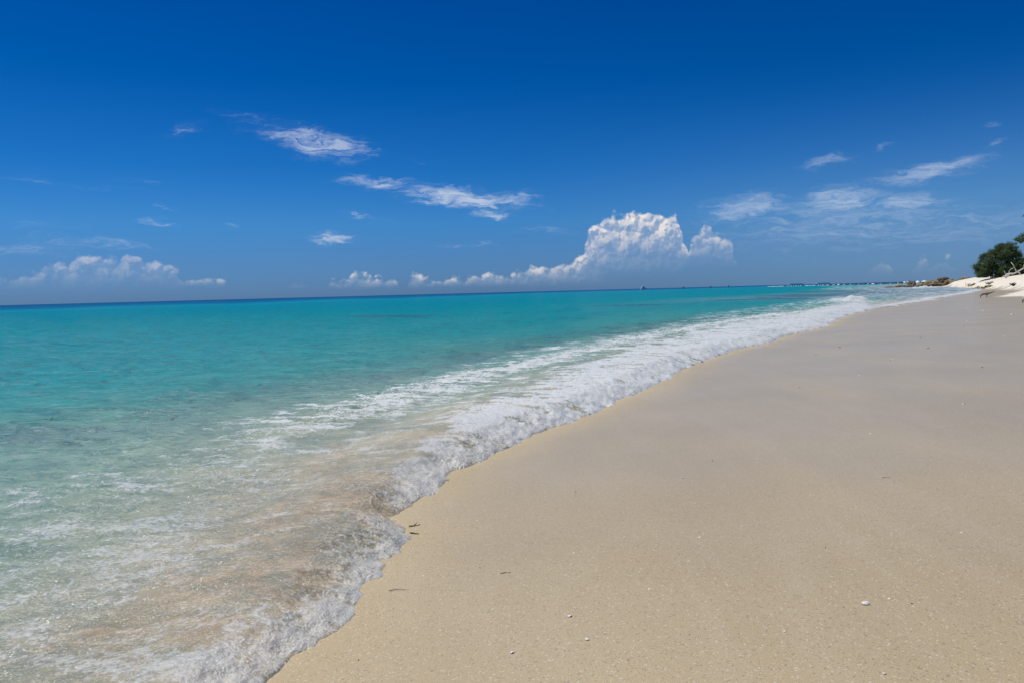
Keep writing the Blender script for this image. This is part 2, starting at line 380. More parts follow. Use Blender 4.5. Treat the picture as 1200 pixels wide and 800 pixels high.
# thin edge further up the beach, and crests breaking by the reef
edge = np.exp(-((d-.5)/(.25+.006*r))**2)*sstep(((x-19)*19.5-(y-37.5)*8)/21.1, -1.5, 1)*sstep(r, 38, 46)*(1-sstep(r, 118, 135))
foam = np.maximum(foam, edge*(.75+.6*gnoise(x/1.1, y/1.1, 72)))
edge2 = np.exp(-((d-3.5-1.5*gnoise(x/8, y/8, 75))/1.3)**2)*sstep(r, 66, 80)*(1-sstep(r, 140, 150))
foam = np.maximum(foam, edge2*(.10+1.1*gnoise(x/3, y/3, 74)))
for (cx, cy, rx, ry, k) in [(87,156,5.,4,1.),(79,146,3,2.5,.8),(95,176,5,2.5,.8),(25.,54.5,1.5,2.2,1.1),(22.5,49.5,2.,2.4,.9),(7.6,26.5,1.2,.6,.8),(1.0,17.,.3,.4,.8)]:
    q = np.exp(-((x-cx)/rx)**2-((y-cy)/ry)**2)
    foam = np.maximum(foam, q*k*(.85+.5*gnoise(x/1.2, y/1.2, 73)))
foam = np.clip(foam, 0, 1.3)
# heights
bore = .035+.010*np.clip(r, 0, 9)
film = .012+.020*sstep(r, 3, 8)
z = film*(1-np.exp(-np.clip(d, 0, None)/.04))
prof = sstep(d, 0, .25+.02*r)*(1-.75*sstep(bk, -.1, .6+.03*r))*(.25+.75*endb)
z = z+bore*prof*(1-sstep(r, 60, 72))
z = z+foam*(.030*lump+.014*lump2)*(1-.45*near)*sstep(d, -.02, .15)*(.6+.5*far)
z = z+.035*sec*sstep(r, 5, 9)*(.8+lump)
for (cx, cy, rx, ry, h) in [(25.,54.5,.9,1.5,.30),(22.3,50.3,1.5,2.4,.24),(87,156,4,2,.35),(1.0,17.,.16,.2,.07)]:
    z = z+h*np.exp(-((x-cx)/rx)**2-((y-cy)/ry)**2)*(1+.9*gnoise(x/.6, y/.6, 76))
# ripples and chop grow with depth
deep = sstep(dd, .2, 4)
rip = .011*fbm(x/.24+.3*y, y/.17, 3, 81)*(1-sstep(r, 20, 60))+.030*fbm(x/.8, y/.55, 3, 82)*(1-sstep(r, 60, 200))
chop = .040*fbm(x/2.8, y/1.9, 3, 83)*(1-sstep(r, 200, 600))+.05*gnoise(x/9, y/7, 85)*(1-sstep(r, 600, 1500))
swell = .05*np.sin(dd/5.2*2*math.pi/2.3+2.*gnoise(x/11, y/11, 84))*sstep(dd, 4, 14)*(1-sstep(r, 150, 400))
z = z+rip*(.35+.65*deep)*sstep(d, -.02, .3)+chop*sstep(dd, .8, 7)*1.25+swell
# hollows in the near swash where the sheet runs back off the sand
hol = np.exp(-((x+.90)/.16)**2-((y-4.66)/.14)**2)
z = z-.03*hol
z = np.where(d < 0, z+np.clip(d, -.3, 0)*.6-.004, z)
z = z+np.clip(sand_z(x, y), 0, .05)*0
foam = foam*(1-.75*hol)
# intrinsic colour of the water column by distance offshore (scattering over pale sand)
warpd = dd*(1+.22*gnoise(x/(4+.12*r), y/(4+.12*r), 91)+.10*gnoise(x/(1.2+.05*r), y/(1.2+.05*r), 92))
ks = np.array([0, .8, 1.3, 2.2, 3.5, 5, 7, 12, 25, 60, 140, 185, 225, 320, 600, 3000.])
cs = np.array([(.40,.34,.22),(.385,.345,.225),(.34,.345,.235),(.21,.29,.195),(.115,.27,.20),(.07,.265,.21),(.035,.28,.255),(.0,.26,.265),(.0,.245,.28),(.0,.225,.305),(.0,.225,.32),(.004,.25,.35),(.0,.17,.33),(.0,.12,.28),(.0,.09,.24),(.0,.08,.22)])
lg = np.log(warpd.clip(.01)+.6); kl = np.log(ks+.6)
colr = np.stack([np.interp(lg, kl, cs[:, i]) for i in range(3)], 1)
# suspended sand in the swash
murk = np.exp(-((dd-.6)/.8)**2)*.85*(1-.6*sstep(-x, 1.3, 2.2))*sstep(fbm(x/.9+5, y/1.3, 3, 95), -.12, .35)*(1-sstep(r, 5.5, 9))
for (cx, cy, rr_, k) in [(-1.25,4.4,.5,1.),(-1.1,3.95,.36,1.),(-1.3,3.45,.38,.95),(-1.02,3.35,.2,1.),(-1.7,3.0,.3,.8),(-1.0,5.2,.22,.8),(-1.25,2.95,.2,.7)]:
    murk = np.maximum(murk, k*np.exp(-((x-cx)/rr_)**2-((y-cy)/rr_)**2)*(.75+.6*gnoise(x/.2, y/.2, 96)))
murk = np.clip(murk, 0, 1)[:, None]
colr = colr*(1-murk)+np.array([.345, .265, .145])*murk
foam = foam*(1-.55*murk[:, 0]*near)
# greyer, sandy shallows towards the reef
shal = (sstep(r, 60, 95)*(1-sstep(dd, 10, 32)))[:, None]*.85
colr = colr*(1-shal)+np.array([.26, .32, .34])*shal
# dark reflection patches painted into the water colour outside the second foam line
band = np.exp(-((se-2.1-.9*gnoise(x/3, y/3, 101))/1.3)**2)*sstep(r, 6, 9)*(1-sstep(r, 34, 50))
band = (band*sstep(fbm(x/1.3, y/.9, 4, 102, .6), -.35, .25))[:, None]
colr = colr*(1-.55*band)+np.array([.03, .11, .12])*.55*band
# sea-grass patches
gr = np.zeros_like(x)
for (cx, cy, rx, ry) in [(-8.1,47.5,3.4,1.8),(24,73,8,5),(34,86,10,6),(42,98,14,7),(54,104,12,5),(60,130,16,8),(10,62,6,3),(70,150,10,6)]:
    gr = np.maximum(gr, np.exp(-((x-cx)/rx)**2-((y-cy)/ry)**2))
gr = sstep(gr+.5*fbm(x/6, y/6, 3, 97), .30, .75)
gr = gr*.8
colr = colr*(1-gr[:, None])+np.array([.035, .13, .17])*gr[:, None]
ccol = np.concatenate([colr, np.ones((len(x), 1))], 1).astype(np.float32)
V = np.stack([x, y, z], 1)

def water_mat():
    m, n, out = newmat('sea_water')
    co = n.node('ShaderNodeTexCoord').outputs['Object']
    wc = n.attr('wcol', 'Color'); fm = n.attr('foam'); near = n.attr('nearness'); shallow = n.attr('shallow'); mid = n.attr('mid')
    # foam breakup
    cells = n.voro(n.vm('ADD', co, n.vm('SCALE', n.noise(co, 9, 2, .5, out=1), scale=.06)), 26, 2., .6, 'F1')
    fine = n.noise(co, 46, 5, .72)
    lace = n.noise(n.mapping(co, scale=(1, 1, 1)), 7, 4, .6, 1.2)
    fl = n.attr('flow', 'Vector')
    flw = n.vm('ADD', fl, n.vm('SCALE', n.vm('SUBTRACT', n.noise(co, 1.6, 3, .6, out=1), (.5, .5, .5)), scale=.55))
    stk = n.noise(n.mapping(flw, rot=(0, 0, R(25)), scale=(5.5, 1.6, 1)), 1., 5, .62)
    br = n.m('ADD', n.m('MULTIPLY', n.m('SUBTRACT', stk, .5), n.mix(near, 2.6, .9, 'FLOAT')), n.m('MULTIPLY', n.m('SUBTRACT', fine, .5), 1.1))
    br = n.m('ADD', br, n.m('ADD', n.m('MULTIPLY', n.m('SUBTRACT', lace, .5), .8), n.m('MULTIPLY', n.m('SUBTRACT', cells, .4), .35)))
    fk = n.mapr(n.m('ADD', fm, br), .40, .86)
    fk = n.m('MULTIPLY', n.m('MULTIPLY', fk, n.mapr(fm, .03, .2, 0., .93)), n.mix(near, 1., .66, 'FLOAT'))
    # white bubble flecks on the near sheet, painted to stand in for sun glints
    bv = n.node('ShaderNodeTexVoronoi'); n.put(bv.inputs['Vector'], co); bv.inputs['Scale'].default_value = 95
    bd = n.m('MULTIPLY', n.mapr(bv.outputs[0], .34, .16), n.mapr(n.sep(bv.outputs[1])[0], .50, .60))
    bpat = n.mapr(n.noise(n.mapping(flw, scale=(1.2, 3.2, 1)), 1.6, 5, .62), .42, .62)
    glint_bub = n.m('MULTIPLY', n.m('MULTIPLY', bd, n.mapr(bpat, 0, 1, .25, 1.)), n.m('MULTIPLY', near, .9))
    # water colour: see-through sea floor tones, with light and dark ripple contrast painted in
    bed_ripple = n.m('ADD', n.m('MULTIPLY', n.noise(n.mapping(co, rot=(0, 0, R(-20)), scale=(.8, 1.3, 1)), 1.5, 3, .6, .6), .45), n.m('MULTIPLY', n.noise(n.mapping(co, rot=(0, 0, R(-12)), scale=(.8, 1.1, 1)), 6.5, 3, .62, 1.2), .55))
    hi = n.mix(1., wc, (1.25, 1.18, 1.14, 1), blend='MULTIPLY'); lo = n.mix(1., wc, (.52, .70, .75, 1), blend='MULTIPLY')
    wcol = n.mix(n.mapr(bed_ripple, .38, .62), n.mix(near, lo, n.mix(1., wc, (.76, .84, .86, 1), blend='MULTIPLY')), hi)
    rip = n.noise(n.mapping(co, rot=(0, 0, R(-15)), scale=(.8, 1.6, 1)), 5.5, 5, .62, .5)
    rip2 = n.noise(n.mapping(co, rot=(0, 0, R(-10)), scale=(.45, 1.0, 1)), 1.1, 4, .55, .3)
    spark = n.noise(co, 52, 1.5, .5)
    nb = n.bump(n.m('ADD', n.m('MULTIPLY', rip2, .12), n.m('ADD', n.m('MULTIPLY', rip, .085), n.m('MULTIPLY', n.m('MULTIPLY', spark, .036), shallow))), 1., .9)
    dif = n.node('ShaderNodeBsdfDiffuse'); n.put(dif.inputs[0], wcol); n.put(dif.inputs[2], n.bump(n.m('ADD', n.m('MULTIPLY', rip, .05), n.m('MULTIPLY', rip2, .14)), 1., .8))
    gl = n.node('ShaderNodeBsdfGlossy'); n.put(gl.inputs['Roughness'], n.mix(shallow, .09, .20, 'FLOAT')); n.put(gl.inputs['Normal'], nb); gl.inputs[0].default_value = (1, 1, 1, 1)
    fr = n.node('ShaderNodeFresnel'); fr.inputs[0].default_value = 1.33; n.put(fr.inputs[1], nb)
    fac = n.m('MINIMUM', n.m('MULTIPLY', fr.outputs[0], n.mix(shallow, n.mix(mid, .36, .36, 'FLOAT'), .30, 'FLOAT')), n.mix(mid, .13, .28, 'FLOAT'))
    mw = n.node('ShaderNodeMixShader'); n.put(mw.inputs[0], fac); n.nt.links.new(dif.outputs[0], mw.inputs[1]); n.nt.links.new(gl.outputs[0], mw.inputs[2])
    # foam: pale froth with glinting bubbles
    fp = n.node('ShaderNodeBsdfPrincipled')
    fcol = n.mix(n.mapr(fine, .3, .7), (.60, .64, .62, 1), (.92, .93, .91, 1))
    n.put(fp.inputs['Base Color'], n.mix(n.m('MULTIPLY', near, .55), fcol, n.mix(n.mapr(n.noise(co, 130, 3, .7), .3, .7), (.42, .40, .36, 1), (.86, .85, .82, 1))))
    n.put(fp.inputs['Roughness'], n.mix(near, .4, .24, 'FLOAT'))
    fp.inputs['Specular IOR Level'].default_value = .6
    n.put(fp.inputs['Normal'], n.bump(n.m('ADD', n.m('MULTIPLY', fine, .6), n.m('ADD', n.m('MULTIPLY', cells, .5), n.m('MULTIPLY', spark, .8))), n.mix(near, .55, .75, 'FLOAT'), .013))
    mx = n.node('ShaderNodeMixShader'); n.put(mx.inputs[0], n.m('MAXIMUM', fk, glint_bub)); n.nt.links.new(mw.outputs[0], mx.inputs[1]); n.nt.links.new(fp.outputs[0], mx.inputs[2])
    n.nt.links.new(mx.outputs[0], out.inputs[0])
    return m
mwater = water_mat()
nearA = 1-sstep(r, 4.5, 9); shalA = 1-sstep(dd, 2.0, 7); midA = 1-sstep(dd, 10, 40)
ff = foam[f].mean(1)
isf = (ff > .47) & (r[f[:, 0]] < 400)
def part_mesh(name, sel):
    g = f[sel]; u = np.zeros(len(x), bool); u[g.ravel()] = True
    ix = np.cumsum(u)-1
    o = mesh_np(name, V[u], ix[g], mwater, smooth=True)
    a = o.data.attributes.new('flow', 'FLOAT_VECTOR', 'POINT'); a.data.foreach_set('vector', np.stack([fs[u], fd[u], np.zeros(u.sum())], 1).astype(np.float32).ravel())
    a = o.data.attributes.new('wcol', 'FLOAT_COLOR', 'POINT'); a.data.foreach_set('color', ccol[u].ravel())
    fattr(o, 'foam', foam[u]); fattr(o, 'nearness', nearA[u]); fattr(o, 'shallow', shalA[u]); fattr(o, 'mid', midA[u])
    return o
water = part_mesh('water', ~isf); tag(water, kind='structure')
froth = part_mesh('sea_foam', isf)
tag(froth, 'white broken froth of the small wave running up the sand', 'sea foam', kind='stuff')

#OBJECTS
# ------------------------------------------------------------------ builders for the things
def gz(x, y): return float(sand_z(np.array([float(x)]), np.array([float(y)]))[0])
def tube(pts, rads, seg=7, seed=0, wob=.12):
    """closed tapered limb along pts; returns verts, quads (ends pinched shut)"""
    rg = np.random.default_rng(seed)
    pts = [Vector(p) for p in pts]; V_, F_ = [], []
    for i, p in enumerate(pts):
        t = (pts[min(i+1, len(pts)-1)]-pts[max(i-1, 0)]).normalized()
        up = Vector((0, 0, 1)) if abs(t.z) < .9 else Vector((1, 0, 0))
        a = t.cross(up).normalized(); b = t.cross(a)
        for k in range(seg):
            an = 2*math.pi*k/seg; rr_ = rads[i]*(1+wob*rg.standard_normal())
            V_.append(p+(a*math.cos(an)+b*math.sin(an))*rr_)
    for i in range(len(pts)-1):
        for k in range(seg):
            F_.append((i*seg+k, i*seg+(k+1) % seg, (i+1)*seg+(k+1) % seg, (i+1)*seg+k))
    for e, base in ((0, 0), (1, (len(pts)-1)*seg)):
        V_.append(pts[0] if e == 0 else pts[-1]); c = len(V_)-1
        for k in range(0, seg):
            q = (c, base+(k+1) % seg, base+k) if e == 0 else (c, base+k, base+(k+1) % seg)
            F_.append((*q, q[-1]))
    return V_, F_
def bend(p0, p1, n=7, amp=.15, seed=0):
    rg = np.random.default_rng(seed); p0, p1 = Vector(p0), Vector(p1); L = (p1-p0).length
    off = Vector((0, 0, 0)); out = []
    for i in range(n):
        t = i/(n-1)
        if 0 < i < n-1: off = off*.5+Vector(rg.standard_normal(3)*L*amp/2)
        out.append(p0.lerp(p1, t)+off*math.sin(math.pi*t))
    return out
def join(parts):
    V_, F_ = [], []
    for v, fc in parts:
        o = len(V_); V_ += list(v); F_ += [tuple(i+o for i in q) for q in fc]
    return V_, F_
def pymesh(name, vf, mat, parent=None, smooth=True):
    me = bpy.data.meshes.new(name)
    me.from_pydata([tuple(v) for v in vf[0]], [], [tuple(dict.fromkeys(q)) for q in vf[1]]); me.update()
    return link(name, me, mat, parent, smooth)
def boxvf(cx, cy, cz, sx, sy, sz, taper=1.):
    v = [(cx+a*sx/2*(taper if c > 0 else 1), cy+b*sy/2*(taper if c > 0 else 1), cz+c*sz/2) for a in (-1, 1) for b in (-1, 1) for c in (-1, 1)]
    return v, [(0,1,3,2),(4,6,7,5),(0,4,5,1),(2,3,7,6),(0,2,6,4),(1,5,7,3)]
def rock_mesh(name, size, seed, mat, parent=None, sub=4, rough=.28, flat=.75):
    bm = bmesh.new(); bmesh.ops.create_icosphere(bm, subdivisions=sub, radius=1.)
    rg = random.Random(seed)
    planes = [(Vector((rg.gauss(0, 1), rg.gauss(0, 1), rg.gauss(.2, .8))).normalized(), rg.uniform(.55, .9)) for _ in range(9)]
    vs_ = bm.verts
    for v in vs_:
        p = v.co.copy()
        for nn, dd_ in planes:
            k = p.dot(nn)
            if k > dd_: p -= nn*(k-dd_)*.9
        v.co = p
    co_ = np.array([v.co[:] for v in vs_])
    nz = fbm(co_[:, 0]*2.1+seed, co_[:, 1]*2.1+co_[:, 2]*1.7, 4, seed, .6)+.6*fbm(co_[:, 2]*3+seed, co_[:, 1]*3-co_[:, 0]*2, 3, seed+5, .6)
    for v, q in zip(vs_, nz):
        v.co *= 1+rough*q
        v.co.x *= size[0]; v.co.y *= size[1]; v.co.z *= size[2]*(flat if v.co.z < 0 else 1)
    me = bpy.data.meshes.new(name); bm.to_mesh(me); bm.free()
    return link(name, me, mat, parent, True)

# materials
m_bark = pmat('bark', (.16, .12, .085), (.30, .25, .19), 6, .9, .6, .03)
m_bleach = pmat('bleached_wood', (.55, .50, .43), (.78, .75, .68), 7, .8, .5, .02)
m_greywood = pmat('weathered_wood', (.13, .115, .08), (.25, .22, .15), 14, .85, .6, .01)
m_darkwood = pmat('dark_wet_wood', (.035, .03, .028), (.09, .08, .07), 12, .6, .6, .01)
m_coral = pmat('reef_rock', (.25, .19, .095), (.36, .30, .18), 1.1, .92, .9, .08, hole=(2.2, (.07, .06, .05)))
m_coral2 = pmat('dark_reef_rock', (.12, .10, .08), (.24, .19, .13), 1.4, .92, .9, .08, hole=(2., (.05, .045, .04)))
m_reef = pmat('wet_rock', (.025, .035, .04), (.07, .075, .07), .5, .7, .8, .1)
m_shell = pmat('shell', (.80, .76, .68), (.68, .60, .50), 60, .45, .2, .001)
m_peb = pmat('pebble', (.55, .48, .38), (.72, .68, .60), 80, .6, .3, .001)
m_dark = pmat('dark_pebble', (.07, .055, .04), (.15, .12, .09), 80, .7, .3, .001)
m_weed = pmat('dry_seaweed', (.10, .085, .03), (.20, .17, .07), 20, .9, .4, .01)
m_white = pmat('white_paint', (.78, .78, .77), (.84, .84, .83), 1, .4, 0)
m_glass = pmat('dark_window', (.02, .025, .03), (.04, .05, .06), 1, .1, 0, spec=.8)
m_conc = pmat('pale_concrete', (.62, .62, .60), (.75, .75, .72), .4, .8, .3, .02)
m_pile = pmat('dark_piles', (.05, .05, .045), (.10, .09, .08), 1, .9, 0)
def leaf_material():
    m, n, out = newmat('foliage')
    co = n.node('ShaderNodeTexCoord').outputs['Object']
    r1 = n.node('ShaderNodeObjectInfo')
    k = n.noise(co, .9, 3, .6); k2 = n.noise(co, 7., 2, .6)
    c = n.mix(n.mapr(k, .35, .65), (.070, .115, .060, 1), (.13, .185, .09, 1))
    c = n.mix(n.mapr(k2, .52, .72, 0, .8), c, (.22, .24, .14, 1))
    d_ = n.node('ShaderNodeBsdfDiffuse'); n.put(d_.inputs[0], c)
    t_ = n.node('ShaderNodeBsdfTranslucent'); n.put(t_.inputs[0], n.mix(.5, c, (.12, .17, .04, 1)))
    mx = n.node('ShaderNodeMixShader'); mx.inputs[0].default_value = .4
    n.nt.links.new(d_.outputs[0], mx.inputs[1]); n.nt.links.new(t_.outputs[0], mx.inputs[2]); n.nt.links.new(mx.outputs[0], out.inputs[0])
    return m
m_leaf = leaf_material()

def crown_mesh(lobes, nclump, nleaf, seed, leaf=(.34, .10), clump=.42, droop=.3):
    rg = np.random.default_rng(seed)
    lob = np.array(lobes, float); vol = (lob[:, 3]*lob[:, 4]*lob[:, 5])**.7; pr = vol/vol.sum()
    li = rg.choice(len(lob), nclump, p=pr)
    u = rg.standard_normal((nclump, 3)); u /= np.linalg.norm(u, axis=1)[:, None]
    rad = rg.uniform(.35, 1.03, nclump)**.6
    cc = lob[li, :3]+u*rad[:, None]*lob[li, 3:]
    cs_ = clump*rg.uniform(.6, 1.3, nclump)
    ci_ = np.repeat(np.arange(nclump), nleaf)
    M = len(ci_)
    ctr = cc[ci_]+rg.standard_normal((M, 3))*(cs_[ci_, None]*.42)*np.array([1, 1, .8])
    ax = u[ci_]*.9+rg.standard_normal((M, 3))*.75; ax[:, 2] += .15-droop*rg.uniform(0, 1, M)
    ax /= np.linalg.norm(ax, axis=1)[:, None]
    sd_ = np.cross(ax, rg.standard_normal((M, 3))); sd_ /= np.linalg.norm(sd_, axis=1)[:, None]
    L = leaf[0]*rg.uniform(.6, 1.4, M)[:, None]; W = leaf[1]*rg.uniform(.6, 1.4, M)[:, None]
    v = np.stack([ctr-ax*L/2, ctr+sd_*W/2, ctr+ax*L/2, ctr-sd_*W/2], 1).reshape(-1, 3)
    v[:, 2] = np.maximum(v[:, 2], .05)
    return v, np.arange(M*4).reshape(-1, 4)
def tree(name, label, cat, x, y, lobes, trunk, limbs, nclump, nleaf, seed, group=None, **k):
    e = empty(name, (x, y, gz(x, y)-.08)); tag(e, label, cat, group)
    parts = [tube(bend(trunk[0], trunk[1], 8, .05, seed), list(np.linspace(trunk[2], trunk[3], 8)), 9, seed)]
    pymesh('trunk', join(parts), m_bark, e)
    for i, (a, b_, r0) in enumerate(limbs):
        pymesh('branch', tube(bend(a, b_, 7, .10, seed+i), list(np.linspace(r0, r0*.25, 7)), 7, seed+i), m_bark, e)
    v, fc = crown_mesh(lobes, nclump, nleaf, seed, **k)
    mesh_np('crown', v, fc, m_leaf, e)
    return e

# lateral direction (across the view) is close to +x,-y here; crowns are written in local x (across), y (depth), z
AX = R(-33.2)
def rotl(L, a=AX):
    c, s_ = math.cos(a), math.sin(a)
    return [(q[0]*c-q[1]*s_, q[0]*s_+q[1]*c, *q[2:]) for q in L]
def rotp(p, a=AX):
    c, s_ = math.cos(a), math.sin(a); return (p[0]*c-p[1]*s_, p[0]*s_+p[1]*c, p[2])
px_, pz_ = .125, .150
bl = [(1147,313,9,9),(1155,306,11,11),(1163,301,11,11),(1172,297,11,11),(1180,296,11,11),(1186,304,9,12),(1191,312,6,9),(1150,319,11,6),(1163,316,16,9),(1177,314,14,10),(1186,317,8,7),(1176,289,7,6),(1184,290,5,5)]
lobes = [((a-1168)*px_, (i % 3-1)*1.1, (325-b_)*pz_, c*px_*.92, max(c, d_)*px_*1.3, d_*pz_*.9) for i, (a, b_, c, d_) in enumerate(bl)]
bushx, bushy = 85.6, 130.5
lim = [((0, 0, .8), (-2.2, .3, 2.6), .16), ((0, 0, 1.), (-.9, -.4, 3.8), .16), ((.1, 0, 1.2), (.9, .2, 4.6), .18), ((.1, 0, .8), (2.0, -.2, 3.0), .14), ((0, 0, .6), (-2.4, -.5, 1.4), .10)]
tree('beach_tree', 'large rounded dark green tree spreading down to the pale sand bank', 'tree', bushx, bushy, rotl(lobes),
     (rotp((0, 0, 0)), rotp((.1, 0, 2.2)), .30, .20), [(rotp(a), rotp(b_), r_) for a, b_, r_ in lim], 620, 60, 3, clump=.5, leaf=(.34, .075))
# taller tree right of it, its long branch reaching into the picture
lobes = [(0,0,7.2,2.6,2.6,2.2),(-2.2,.3,7.6,1.6,1.6,1.1),(-3.5,.2,5.3,1.3,1.1,.6),(-4.4,.1,5.05,.8,.7,.42),(1.8,.4,7.4,2.2,2.2,1.9),(.2,-.2,8.9,2.1,2.,1.3),(-1.6,0,8.8,1.2,1.2,.7),(2.6,0,5.4,1.6,1.6,1.4),(-3.3,0,9.0,.6,.6,.4)]
tx, ty = 82.6, 113.2
lim = [((0, 0, 2.8), (-4.2, .1, 5.0), .14), ((0, 0, 4.), (-2.2, .2, 7.8), .12), ((0, 0, 4.2), (.3, 0, 9.), .15), ((0, 0, 3.8), (2.2, .2, 7.2), .14), ((0, 0, 3.), (2.8, 0, 5.4), .1)]
tree('beach_tree', 'tall tree at the right border, only its low leafy branch showing against the sky', 'tree', tx, ty, rotl(lobes),
     (rotp((0, 0, 0)), rotp((.1, 0, 4.6)), .34, .2), [(rotp(a), rotp(b_), r_) for a, b_, r_ in lim], 260, 60, 9)
# lower scrub between the two
lobes = [(-1.2,0,1.0,1.3,1.4,1.0),(.6,.2,1.4,1.5,1.6,1.3),(2.4,0,1.2,1.6,1.5,1.2),(-.2,.3,2.0,1.,1.,.9)]
tree('shrub', 'low dark shrub behind the bleached dead branches beside the big tree', 'shrub', 87.4, 127.0, rotl(lobes),
     (rotp((.4, 0, 0)), rotp((.5, 0, 1.1)), .12, .07), [(rotp((.4, 0, .5)), rotp((-1., 0, 1.3)), .06), (rotp((.4, 0, .6)), rotp((1.9, 0, 1.5)), .06)], 120, 55, 15)
# bleached dead tree lying in front of the scrub
dx_, dy_ = 81.6, 121.6
e = empty('dead_tree', (dx_, dy_, gz(dx_, dy_)-.05)); tag(e, 'bleached white dead tree with twisted bare branches under the green tree', 'dead tree')
pymesh('trunk', tube([rotp(p) for p in [(-.7,0,.15),(-.35,.1,.55),(.0,.05,.75),(.5,0,.7),(1.1,.1,1.05),(1.7,0,1.5),(2.4,.1,1.8)]], [.22,.20,.16,.13,.12,.09,.05], 9, 4, .15), m_bleach, e)
for i, (P0, r0) in enumerate([([(.0,.05,.75),(-.15,.1,1.15),(.15,.1,1.5),(.55,.1,1.7)], .11), ([(.9,.1,.95),(.7,0,1.5),(.45,0,2.1),(.1,.1,2.6)], .11), ([(1.1,.1,1.05),(1.3,-.2,.7),(1.6,-.3,.3),(1.8,-.3,.0)], .10),
                              ([(1.7,0,1.5),(1.9,.1,2.1),(2.3,.1,2.5),(2.9,.1,2.7)], .10), ([(-.5,0,.4),(-.9,-.1,.35),(-1.15,-.1,.05)], .14), ([(-.35,.1,.55),(-.65,.1,.85),(-.8,.1,1.2)], .09)]):
    pymesh('branch', tube([rotp(p) for p in P0], list(np.linspace(r0*.65, r0*.28, len(P0))), 7, 20+i, .15), m_bleach, e)

# ------------------------------------------------------------------ reef rocks running out from the bank
def at(px, Y): return ((px-600)/870*Y, Y)
RK = [(1024,188,1.4,.55,'small dark rock standing alone at the seaward tip of the reef',1),
      (1037,190,1.2,.45,'low flat rock just behind the lone rock at the reef tip',1),
      (1046,190,1.7,.9,'brown rock at the seaward end of the main rock line',0),
      (1056,189,1.9,1.25,'yellow brown rock left of the dark pinnacle in the rock line',0),
      (1069,191,1.25,2.5,'dark pointed rock rising from the left half of the rock line',1),
      (1068,186,2.2,1.0,'broad yellow brown rock below the dark pinnacle',0),
      (1081,188,1.9,1.2,'tan rock in the middle of the rock line',0),
      (1091,189,2.2,2.1,'sloping olive brown rock left of the largest rock',0),
      (1100,192,1.8,1.35,'tan rock at the foot of the largest rock',0),
      (1107,196,1.7,2.9,'largest dark brown boulder at the shoreward end of the rock line',1),
      (1115,193,2.0,1.9,'tan rock just right of the largest boulder',0),
      (1124,196,1.3,1.7,'dark rock against the white sand bank',1),
      (1121,190,1.5,1.2,'low tan rock at the foot of the sand bank',0),
      (1131,188,1.3,1.0,'rightmost brown rock half buried in the sand bank',0)]
for i, (px, Y, wd, ht, lab, dk) in enumerate(RK):
    X, Y = at(px, Y)
    o = rock_mesh('reef_rock', (wd*1.15, wd*.9, ht*.44), 40+i, m_coral2 if dk else m_coral, None, 5, .62)
    o.location = (X, Y, max(gz(X, Y), -.25)+ht*.30); o.rotation_euler = (0, 0, i*1.3)
    tag(o, lab, 'rock', 'rocks of the reef in front of the sand bank')
for i, (x_, y_, sz, lab) in enumerate([(88.5,138.2,.45,'pale boulder on the sand at the left foot of the big tree'), (88.3,134.8,.42,'smaller pale stone in front of the big tree trunk')]):
    o = rock_mesh('boulder', (sz*1.3, sz, sz), 70+i, m_bleach, None, 3, .25); o.location = (x_-1.5, y_-4, gz(x_-1.5, y_-4)+sz*.3); tag(o, lab, 'rock')

# ------------------------------------------------------------------ things on the bank and the wet sand
def weed(x_, y_, ln, ht, lab, seed, mat=m_weed, name='seaweed_clump', cat='seaweed', n_=26, group=None):
    rg = np.random.default_rng(seed); P_ = []
    for i in range(n_):
        c = Vector((rg.normal(0, ln*.28), rg.normal(0, ln*.14), abs(rg.normal(0, ht*.35))+.01))
        dv = Vector((rg.normal(0, 1), rg.normal(0, .6), rg.normal(0, .25))).normalized()*ln*.22
        P_.append(tube(bend(c-dv, c+dv, 5, .3, seed*31+i), [ht*.10, ht*.13, ht*.14, ht*.11, ht*.05], 5, i))
    o = pymesh(name, join(P_), mat); o.location = (x_, y_, gz(x_, y_)); o.rotation_euler = (0, 0, AX)
    return tag(o, lab, cat, group)
weed(81.8, 131.5, 2.0, .28, 'long strip of olive brown seaweed on the white bank left of the big tree', 5)
weed(72.0, 111.8, 2.6, .26, 'olive brown seaweed patch at the lower edge of the white bank below the big tree', 6)
weed(75.2, 116.5, 1.4, .22, 'short seaweed patch just right of the long patch on the lower bank', 8)
weed(58.6, 86.6, .55, .42, 'small black lump of seaweed at the foot of the bank near the right border', 7, m_darkwood)
# dark driftwood branch propped on its twigs at the tip of the dry tongue
e = empty('driftwood', (32.6, 50.9, gz(32.6, 50.9)), R(-30)); tag(e, 'gnarled dark driftwood branch propped on stubs at the tip of the dry sand tongue', 'driftwood')
pymesh('log', join([tube([(-.36,0,.10),(-.27,.02,.20),(-.15,0,.23),(.0,.02,.25),(.12,0,.27),(.28,.03,.32),(.46,.03,.38)], [.035,.055,.065,.07,.06,.04,.015], 8, 2, .2),
                    tube([(.05,.02,.27),(.16,-.05,.31),(.3,-.06,.30)], [.04,.03,.012], 6, 3, .2)]), m_greywood, e)
pymesh('stub', tube([(-.30,0,.19),(-.36,.01,.10),(-.37,.02,-.03)], [.035,.025,.018], 6, 4), m_greywood, e)
pymesh('stub', tube([(.02,.0,.23),(.0,-.03,.10),(-.01,-.04,-.03)], [.035,.028,.02], 6, 5), m_greywood, e)
